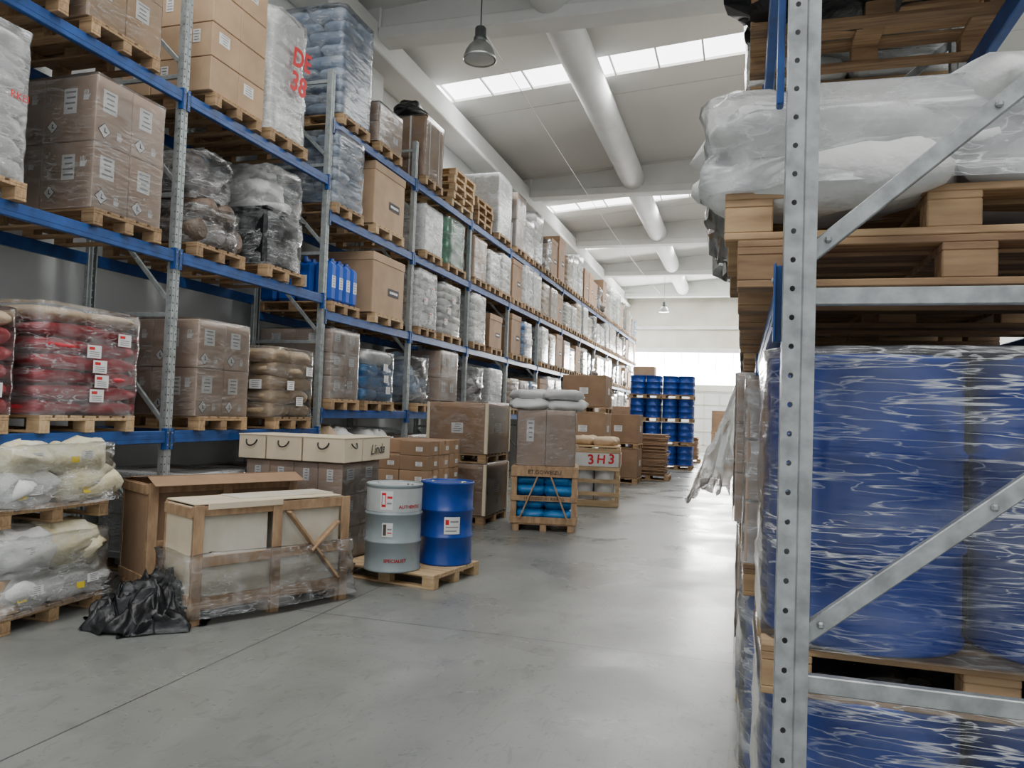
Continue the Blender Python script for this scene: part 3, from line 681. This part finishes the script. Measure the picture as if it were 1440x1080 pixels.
def curved_text(parent,s,size,mat,r,a,z):
    ob=text(s,size,mat,parent,'-Y',0,0,0,0,fat=.001); me=ob.data
    for v in me.vertices:
        th=a+v.co.x/r; v.co=Vector((r*math.cos(th),r*math.sin(th),v.co.z+z))
    return ob
dz=.144; va=math.atan2(-7.3,3.45)
g=steel_drum((-3.45,7.36,dz),'drum_g','grey steel drum with pale upper band and red lettering','drum_gl','drum_gl')
curved_label(g,.288,va-.5,va-.05,.63,.82,[(.1,.45,.15,.9,'red',.001),(.16,.39,.28,.77,'paper',.002),(.55,.95,.6,.72,'red',.001),(.55,.9,.3,.4,'grey_ink',.001)])
curved_label(g,.288,va-.4,va-.02,.36,.50,[(.1,.4,.1,.9,'sack_d',.001),(.5,.9,.5,.6,'grey_ink',.001),(.5,.9,.25,.33,'red',.001)])
curved_text(g,'AUTHENTIC',.046,'red',.2905,va+.6,.66); curved_text(g,'SPECIALIST',.048,'red',.2905,va+.1,.12)
b_=steel_drum((-3.08,7.92,dz),'drum_b','glossy blue steel drum with one white label beside the grey drum','drum_b')
curved_label(b_,.289,va-.15,va+.45,.34,.52,[(.08,.3,.55,.85,'red',.001),(.38,.9,.68,.78,'grey_ink',.001),(.1,.9,.38,.44,'grey_ink',.001),(.1,.8,.15,.22,'grey_ink',.001)])
# small brown cartons
pallet((-4.5,10.3,0),'pallet under the small brown cartons',GF,'wood',1.2,.9)
t=Thing('small_carton'); p=t.part('box_body'); box(p,(0,0,.1),(.42,.385,.2),'card',.006); box(p,(0,0,.2),(.40,.05,.003),'tape'); box(p,(.21,0,.17),(.003,.05,.06),'tape')
lab(t.part('label'),'+X',.08,.21,.09,.1,.06,'text'); lab(t.part('label'),'-Y',.08,-.1925,.09,.1,.06,'text'); proto=t.done()
first=True
for k in range(6):
    for i in range(2):
        for j in range(3):
            if k==5 and i==0 and j==0: continue
            o=proto if first else copy_tree(proto); first=False
            o.location=(-4.72+.43*i+rnd.uniform(-.01,.01),9.92+.395*j,.144+.203*k); tag(o,'small brown taped carton in the stack behind the blue drum','carton','small brown cartons')
# tall two-tier wrapped carton boxes
for i,nm in enumerate(('lower','upper')):
    z=i*.97; pallet((-4.35,12.1,z),f'pallet under the {nm} of two large film-wrapped boxes behind the drums',GF,'wood',1.2,1.0)
    o=load('bigbox',(-4.35,12.1,z+.144),f'{nm} large film-wrapped brown box of the two-high stack behind the drums',w=1.2,dp=1.0,h=.82,seed=i+50,mat='card',lb='text',film='film_l',lid=False)
    for sx in(-1,1):
        for sy in(-1,1): mb=MB(); box(mb,(sx*.495,sy*.595,.41),(.05,.05,.8),'cream',.004); mb.build('corner_guard',o)
# crate with blue sacks, wrapped carton on it, sacks on top
cr=(-2.98,11.95); rz=R(12)
t=Thing('slatted_crate'); W=1.0; D=1.1; H=.98
b=t.part('base'); 
for x in(-.42,0,.42): box(b,(x,0,.05),(.1,D,.1),'wood_crate',.004)
box(b,(0,0,.11),(W,D,.022),'wood_crate')
for s in(-1,1):
    for sy in(-1,1): p=t.part('post'); box(p,(s*(W/2-.04),sy*(D/2-.01),H/2+.05),(.085,.025,H-.1),'wood_crate',.003)
    for z in(.2,.52,.82,.93): p=t.part('rail'); box(p,(s*(W/2+.005),0,z),(.022,D,.09),'wood_crate',.003)
    p=t.part('diagonal_board'); bar(p,(s*.10,-D/2-.03,.84),(s*.36,-D/2-.03,.2),.022,.08,'wood_crate',(0,1,0),.003)
for z,hh in((.17,.1),(.5,.08),(.9,.14)): p=t.part('rail'); box(p,(0,-D/2-.008,z),(W+.02,.022,hh),'wood_crate',.003); p=t.part('rail'); box(p,(0,D/2,z),(W,.022,hh),'wood_crate',.003)
l=t.part('lid'); box(l,(0,0,H),(W,D,.022),'wood_crate',.003)
for z in(.24,.42,.62,.78):
    for x in(-.22,.22): p=t.part('blue_bag'); sack(p,(x,-.0,z),(.50,D-.08,.24),'sack_b',z*9+x,n=22,m=8)
o=t.done((*cr,0),rz); tag(o,'slatted pine crate filled with bright blue bags beside the aisle','crate')
text('ET.GOWEIZU',.085,'ink',o,'-Y',0,-D/2-.02,.9); text('13 COZGZU01 KX/PTG',.06,'ink',o,'-Y',0,-D/2-.02,.5)
load('cartons',(*cr,H+.012),'wrapped brown carton block standing on the blue-bag crate',rz=rz,w=1.0,dp=.9,h=.86,seed=4,n=(2,2,1),mat='card_pink',film='film_l',lk='text',every=.5)
load('loose',(*cr,H+.9),'flattened pale sacks on top of the wrapped carton block',rz=rz,w=1.05,dp=1.1,h=.26,seed=6,mats=('sack_w','sack_w','white_box'),film=None,cnt=8)
# crate with red writing
t=Thing('slatted_crate'); W,D,H=1.0,1.1,1.18
b=t.part('base'); box(b,(0,0,.06),(W,D,.12),'wood_new',.005)
for s in(-1,1):
    for sy in(-1,1): p=t.part('post'); box(p,(s*(W/2-.03),sy*(D/2-.01),H/2+.05),(.07,.025,H-.1),'wood_new',.003)
for z in(.25,.5,.75,1.1): p=t.part('rail'); box(p,(0,-D/2-.01,z),(W,.022,.08),'wood_new',.003); p=t.part('rail'); box(p,(W/2,0,z),(.022,D,.08),'wood_new',.003)
p=t.part('sign_board'); box(p,(0,-D/2-.03,.92),(W*.96,.012,.26),'white_box',.002); p=t.part('sign_board'); box(p,(W/2+.02,0,.92),(.012,D*.9,.24),'white_box',.002)
for x in(-.2,.2): lathe(t.part('canister'),[(.19,.12),(.19,.8)],20,(x,-.3,0),'white_box'); lathe(t.part('canister'),[(.19,.12),(.19,.8)],20,(x,.25,0),'drum_b')
l=t.part('lid'); box(l,(0,0,H),(W,D,.03),'wood_new',.003)
o=t.done((-2.86,15.6,0),R(8)); tag(o,'pine crate with white boards and red marks behind the blue-bag crate','crate')
for ch_,dx,rr_,sz in (('3',-.06,.10,.27),('H',.14,-.06,.24),('3',.34,-.08,.27)): text(ch_,sz,'red',o,'-Y',dx,-D/2-.04,.92+dx*.05,fat=.005,rot=rr_)
text('3 H 3',.25,'red',o,'+X',0,W/2+.028,.92,fat=.006)
load('loose',(-2.86,15.6,1.2),'small heap of tan sacks on the crate with red marks',w=.8,dp=.8,h=.14,seed=9,mats=('sack_k',),film=None,cnt=4)
# brown box stacks further along the aisle
for i,(x,y,n) in enumerate(((-3.75,19.1,3),(-3.2,21.2,2))):
    z=0
    for k in range(n):
        nm=['lowest','middle','topmost'][k] if n==3 else ['lower','upper'][k]; wh='nearer' if i==0 else 'farther'
        pallet((x,y,z),f'pallet under the {nm} box of the {wh} aisle box stack',GF,'wood',1.0,1.1)
        load('bigbox',(x,y,z+.144),f'{nm} brown box of the {wh} box stack along the aisle',w=1.0,dp=1.1,h=.78,seed=i*5+k,mat='card',lb='text',lid=False); z+=.93
for i,(x,y,n) in enumerate(((-2.55,22.6,26),(-2.2,32.5,20))):
    t=Thing('flat_carton_bundle'); 
    for k in range(n): p=t.part('flat_carton'); box(p,(rnd.uniform(-.04,.04),rnd.uniform(-.04,.04),.02+k*.045),(1.0,.85,.038),'card',.004,Matrix.Rotation(rnd.uniform(-.04,.04),3,'Z'))
    o=t.done((x,y,.144)); tag(o,['bundle of flattened brown cartons before the far blue drums','far bundle of flattened cartons right of the blue drums'][i],'carton bundle'); pallet((x,y,0),['pallet under the flattened cartons before the far blue drums','pallet under the far flattened cartons'][i],GF,'wood',.8)
# far blue drum towers
for ci,(x,cn) in enumerate(((-3.32,'left'),(-2.18,'right'))):
    for k in range(4):
        z=k*.82; tn=['bottom','second','third','top'][k]
        pallet((x,27.9,z),f'pallet under the {tn} tier of the {cn} far drum tower',GF,'wood',1.1,1.1)
        load('drums',(x,27.9,z+.144),f'{tn} tier of blue drums in the {cn} far drum tower',w=1.1,dp=1.1,h=.665,seed=k+ci*4,mat='drum_b',film=None,lidmat='drum_b')
b=MB(); box(b,(0,0,.16),(.75,.6,.32),'card2',.01); tag(b.build('carton',None,(-3.4,27.9,3.28)),'single tan carton on top of the left far drum tower','carton')
for i,(x,y) in enumerate(((-4.4,30.8),(-.75,35.5))):
    for k in range(2):
        pallet((x,y,k*1.1),f'pallet under the {("lower","upper")[k]} box of the {("drum side","far end")[i]} stack',GF,'wood',1.0,1.1)
        load('bigbox',(x,y,k*1.1+.144),f'{("lower","upper")[k]} brown box in the {("stack behind the drums","far end stack on the right")[i]}',w=1.0,dp=1.1,h=.94,seed=k,mat='card',lb='text',lid=False)
# ---------------------------------------------------------------- right rack
XR=.095; RL=[2.2,3.85,5.4]; GR='pallets in the right rack'
ZB=[.13,1.13,2.13,3.13,4.13,5.13,6.13]
YR=[2.15,4.95,7.75,13.6,16.4,19.2,22.0,24.8,27.6]
RN=['nearest','second','third','fourth','fifth','sixth','seventh','eighth','ninth']
for i,y in enumerate(YR):
    rack_bay(f'{RN[i]} bay of the right rack with galvanised frames and blue beams',XR,1,y,2.8,RL,6.4,i in(0,3),i<2,'galv',ZB,group='bays of the right rack')
mb=MB(); box(mb,(0,0,0),(.02,.045,2.6),'blue',.004); 
pr=tag(mb.build('corner_post',None,(XR-.012,2.29,4.0)),'narrow blue vertical post behind the nearest galvanised upright','post')
for k,nm in enumerate(('lower','upper')):
    z=k*1.0; pallet((.67,2.99,z),f'pallet under the {nm} near tier of wrapped blue drums at right',GR,'wood',1.15,1.2)
    load('drums',(.67,2.99,z+.144),f'{nm} tier of big blue drums under streaked film at right front',w=1.17,dp=1.19,h=.86,seed=k+70,mat='drum_w',film='film_n',amp=.012,k=.3)
    pallet((.62,4.28,z),f'pallet under the {nm} second stack of wrapped goods at right',GR,'wood',1.15,1.2)
    if k: load('cartons',(.62,4.28,z+.144),'milky wrapped brown cartons behind the upper blue drums',w=1.1,dp=1.2,h=.85,seed=73,film='film_w',n=(2,2,3))
    else: load('drums',(.62,4.28,z+.144),'milky wrapped blue drums behind the lower near drums',w=1.15,dp=1.19,h=.85,seed=72,mat='drum_w',film='film_w',amp=.02,k=.3)
for i in range(2):
    pallet((.58+(.02,-.02)[i],2.98,2.2+i*.1455),('lower','upper')[i]+' of two pallets under the bulging white wrapped goods at right',GR,('wood_dark','wood')[i],1.15,1.25)
for i in range(3):
    pallet((.6+(-.02,.0,.02)[i],4.25,2.2+i*.1455),('lowest','middle','topmost')[i]+' of three pallets behind the near right pallet stack',GR,'wood_dark',1.1,1.2)
load('loose',(.55,2.98,2.2+.291),'bulging pale goods in milky film on the near right pallets',w=1.2,dp=1.32,h=.31,seed=84,mats=('sack_w','white_box'),cnt=8,film='film_w',fk=.22,flare=.0)
load('bigbag',(.53,4.25,2.637),'second flat bundle of bunched white film above the right aisle',w=1.15,dp=1.28,h=.3,seed=82,mat='sack_w',film='film_w',k=.25,amp=.07)
for i,y in enumerate((2.95,4.2)):
    pallet((.62,y,3.85),('near' if i==0 else 'far')+' dark pallet overhead on the right rack',GR,'wood_dark',1.15,1.25)
    load('heap',(.62,y,3.994),('near' if i==0 else 'far')+' black wrapped load overhead on the right rack',w=1.1,dp=1.25,h=1.0,seed=90+i,mat='black',film='film_l')
RK=[('cartons','brown cartons',dict(mat='card_pink',n=(2,2,3),film='film')),('sacks','white sacks',dict(mat='sack_w',film='film',layers=5)),('sacks','kraft sacks',dict(mat='sack_k',film='film',layers=5))]
for i,y in enumerate(YR):
    if i==0: continue
    for lev,z in enumerate([0,2.2,3.85,5.4]):
        for s in range(2):
            if rnd.random()<.1 and i>1: continue
            k=rnd.randrange(3)
            if i==1 and lev==0: k=0
            kind,ds,kw=RK[k]; yy=y+.75+1.3*s; wh=f'on the {["floor","first shelf","second shelf","top shelf"][lev]} of the {RN[i]} right bay, {("near","far")[s]} half'
            pallet((.6,yy,z),'wooden pallet '+wh,GR,'wood',1.0,1.2,merge=i>1)
            load(kind,(.6,yy,z+.144),ds+' '+wh,w=1.05,dp=1.22,h=.95 if lev else .85,seed=1,merge=i>1,**kw)
            if i==1 and lev==0:
                pallet((.6,yy,1.0),f'raised pallet of the second right bay, {("near","far")[s]} half',GR,'wood',1.0,1.2)
                load('cartons',(.56,yy,1.144),f'wrapped brown cartons raised above the floor in the second right bay, {("near","far")[s]} half',w=1.05,dp=1.2,h=.95,seed=4+s,n=(2,2,3),mat='card_pink',film='film')
# hanging loose film
def loose(x0,y0,y1,zt,drop,out,label,mat,seed,wv=1.0):
    t=Thing('loose_film',True); p=t.part('x'); vs=[];fs=[];a_,b_n=44,44
    for j in range(b_n+1):
        q=j/b_n
        for i in range(a_+1):
            s=i/a_; nn=noise.noise(Vector((s*5+seed,q*3,seed))); n2=noise.noise(Vector((s*13+seed,q*5,seed+4)))
            vs.append((x0-q*out*(1-s*.8)+wv*((.05*math.sin(s*19+q*4)+.05*n2)*(.3+.7*q)+.06*nn),y0+s*(y1-y0)+.05*math.sin(q*9+s*6),zt-q*drop*(1+.2*nn+.08*n2)+.05*s))
    for j in range(b_n):
        for i in range(a_): k=j*(a_+1)+i; fs.append((k,k+1,k+a_+2,k+a_+1))
    p.add(vs,fs,mat,True); tag(t.done(),label,'plastic film')
loose(-.02,7.9,9.5,2.25,1.25,.50,'broad loose sheet of stretch film hanging out into the aisle from the right rack','film_h',0,.5)
loose(-.10,2.50,3.60,2.74,.30,.02,'bunched stretch film hanging at the aisle edge of the near pallet stack','film_h',7,.3)
# ---------------------------------------------------------------- building
def struct(name,mb): o=mb.build(name); o['kind']='structure'; return o
YA,YB=-4.0,44.3; XL,XW=-6.95,10.5
f=MB(); f.add([(XL,YA,0),(XW,YA,0),(XW,YB,0),(XL,YB,0)],[(0,1,2,3)],'floor'); struct('floor',f)
w=MB(); box(w,(XL-.1,(YA+YB)/2,4.8),(.2,YB-YA,9.6),'wall')
for y in(1.8,12.8,23.3,30,36.6): box(w,(XL+.12,y,4.2),(.3,.5,8.4),'conc',.02)
struct('wall_left',w)
w=MB(); box(w,(XW+.1,(YA+YB)/2,5.2),(.2,YB-YA,10.8),'wall'); struct('wall_right',w)
def zr(x): return 9.05+.075*(x+6.6)
SKY=[(-1.5,1.0),(5.2,1.0),(16.15,.95),(26.3,.9),(32.6,.9),(39.0,.9)]  # first two skylights are out of view, added as fill for the foreground
c=MB(); ys=[YA-.2]
for y,wd in SKY: ys+=[y-wd/2,y+wd/2]
ys.append(YB+.2)
def slab(mb,ya,yb,xa,xb,th,mat,dz=0):
    vs=[(x,y,zr(x)+z+dz) for x in(xa,xb) for y in(ya,yb) for z in(0,th)]
    mb.add(vs,[(0,1,3,2),(4,6,7,5),(0,4,5,1),(2,3,7,6),(0,2,6,4),(1,5,7,3)],mat)
for i in range(0,len(ys),2): slab(c,ys[i],ys[i+1],XL-.2,XW+.2,.15,'roof')
yy=-2.4
while yy<44:
    if all(abs(yy-s[0])>.8 for s in SKY): slab(c,yy-.01,yy+.01,XL,XW,.02,'seam',-.006)
    yy+=5.0
struct('ceiling',c)
for i,(y,wd) in enumerate(SKY):
    g=MB(); slab(g,y-wd/2,y+wd/2,XL-.2,XW+.2,.03,'glow',.06); 
    x=XL+.3
    while x<XW: slab(g,y-wd/2,y+wd/2,x-.018,x+.018,.05,'conc',.0); x+=.95
    struct(f'window_{i+1}',g)
for i,y in enumerate((2.0,12.6,23.0,30.0,36.6,43.2)):
    b=MB(); L_=XW-XL; cx=(XL+XW)/2
    box(b,(cx,y,8.60),(L_,.5,.22),'conc',.02); box(b,(cx,y+.02,9.15),(L_,.36,1.0),'conc',.01)
    box(b,(-6.7,y,8.9),(.5,.5,.6),'conc',.02)
    struct(f'trim_{i+1}',b)
b=MB(); box(b,(-6.72,(YA+YB)/2,8.45),(.46,YB-YA,.7),'conc',.02); box(b,(-6.6,(YA+YB)/2,8.15),(.6,YB-YA,.12),'conc',.02); struct('trim_7',b)
b=MB(); lathe(b,[(.11,0),(.11,8.5)],20,(.35,12.75,0),'conc'); 
for z in(2,4,6,8): lathe(b,[(.125,z),(.125,z+.06)],20,(.35,12.75,0),'conc')
struct('trim_8',b)
w=MB(); 
def bw(xa,xb,za,zb): box(w,((xa+xb)/2,YB+.1,(za+zb)/2),(xb-xa,.2,zb-za),'wallb')
bw(XL,XW,5.5,10.6); bw(XL,-6.2,0,5.5); bw(0.4,XW,0,5.5); bw(-6.2,.4,0,.3); bw(-6.2,.4,3.35,3.7)
box(w,(-2.9,YB-.12,5.62),(7,.25,.25),'conc',.01); box(w,(-2.9,YB-.08,6.9),(8,.2,.18),'conc',.01)
struct('wall_back',w)
g=MB(); box(g,(-2.9,YB+.08,4.6),(6.6,.02,1.8),'glow2'); 
for i in range(8): box(g,(-6.2+i*.943,YB+.03,4.6),(.03,.06,1.8),'panel')
struct('window_7',g)
d=MB(); box(d,(-2.9,YB+.1,1.83),(6.6,.06,3.06),'panel')
for i in range(9): box(d,(-6.2+i*.825,YB+.05,1.83),(.05,.05,3.06),'wallb')
for z in(.35,1.1,1.85,2.6,3.3): box(d,(-2.9,YB+.05,z),(6.6,.05,.05),'wallb')
struct('door_1',d)
b=MB(); q=MB(); pr=[]
for i in range(60): z=-2+i*.77; pr.append((.345+.006*(i%2),z))
lathe(q,pr,28,(0,0,0),'duct'); T=Matrix.Rotation(-math.pi/2,4,'X')
b.add([tuple((T@Vector(v))+Vector((-3.3,0,8.92))) for v in q.v],q.f,'duct',True)
tag(b.build('ceiling_duct'),'long pale round duct running under the roof along the aisle','duct')
def lamp(x,y,z,label):
    t=Thing('high_bay_lamp')
    s=t.part('reflector'); pr=[(.085,.25),(.10,.235),(.15,.19),(.19,.12),(.215,.04),(.222,0),(.216,.0),(.18,.12),(.14,.185),(.09,.23)]
    lathe(s,pr,40,(0,0,0),'alum',True,False)
    for i in range(20): a=2*math.pi*i/20; bar(s,(.222*math.cos(a),.222*math.sin(a),.005),(.105*math.cos(a),.105*math.sin(a),.235),.006,.008,'alum',(math.sin(a),-math.cos(a),0))
    h=t.part('housing'); lathe(h,[(.08,.24),(.09,.26),(.09,.30),(.075,.31),(.075,.43),(.06,.45),(.02,.46)],24,(0,0,0),'lamp_d')
    g=t.part('glass_cover'); lathe(g,[(.2,.01),(.12,-.012),(.001,-.018)],32,(0,0,0),'lglass',True,False)
    k=t.part('hanging_cable'); tube(k,[(0,0,.46),(0,0,(zr(x)-z)/1.12)],.009,'lamp_d')
    o=t.done((x,y,z)); o.scale=(1.12,)*3; tag(o,label,'lamp','high bay lamps')
lamp(-3.87,10.6,7.02,'nearest ribbed aluminium high bay lamp hanging over the left aisle')
lamp(-3.75,37.6,6.9,'distant small high bay lamp hanging near the back wall')
b=MB(); tube(b,[(-3.85+.15*i/20,10.6+27*i/20,7.5-.3*math.sin(math.pi*i/20)) for i in range(21)],.006,'wire'); tag(b.build('overhead_wire'),'thin pale wire strung between the two hanging lamps','wire')
# ---------------------------------------------------------------- light
W=bpy.data.worlds.new('World'); SC.world=W; W.use_nodes=True; bg=W.node_tree.nodes['Background']; bg.inputs[0].default_value=(.92,.96,1,1); bg.inputs[1].default_value=.95
def area(loc,sx,sy,p,rot=(0,0,0),c=(1,.99,.965)):
    l=bpy.data.lights.new('daylight','AREA'); l.shape='RECTANGLE'; l.size=sx; l.size_y=sy; l.energy=p; l.color=c
    o=bpy.data.objects.new('daylight',l); col.objects.link(o); o.location=loc; o.rotation_euler=rot
for i,(y,wd) in enumerate(SKY): area((0.2,y,8.95),11,wd,(440,470,640,740,820,900)[i])
area((-2.9,YB-.3,4.6),6.4,1.7,1900,(R(-90),0,0))
# ---------------------------------------------------------------- camera
cam=bpy.data.cameras.new('Camera'); cam.sensor_fit='HORIZONTAL'; cam.sensor_width=36; cam.lens=27.0; cam.clip_end=200
co=bpy.data.objects.new('Camera',cam); col.objects.link(co)
T=Matrix.Rotation(R(16.75),4,'Z')@Matrix.Rotation(R(92.1),4,'X')@Matrix.Rotation(R(2.0),4,'Z'); T.translation=Vector((0,0,1.8)); co.matrix_world=T
SC.camera=co
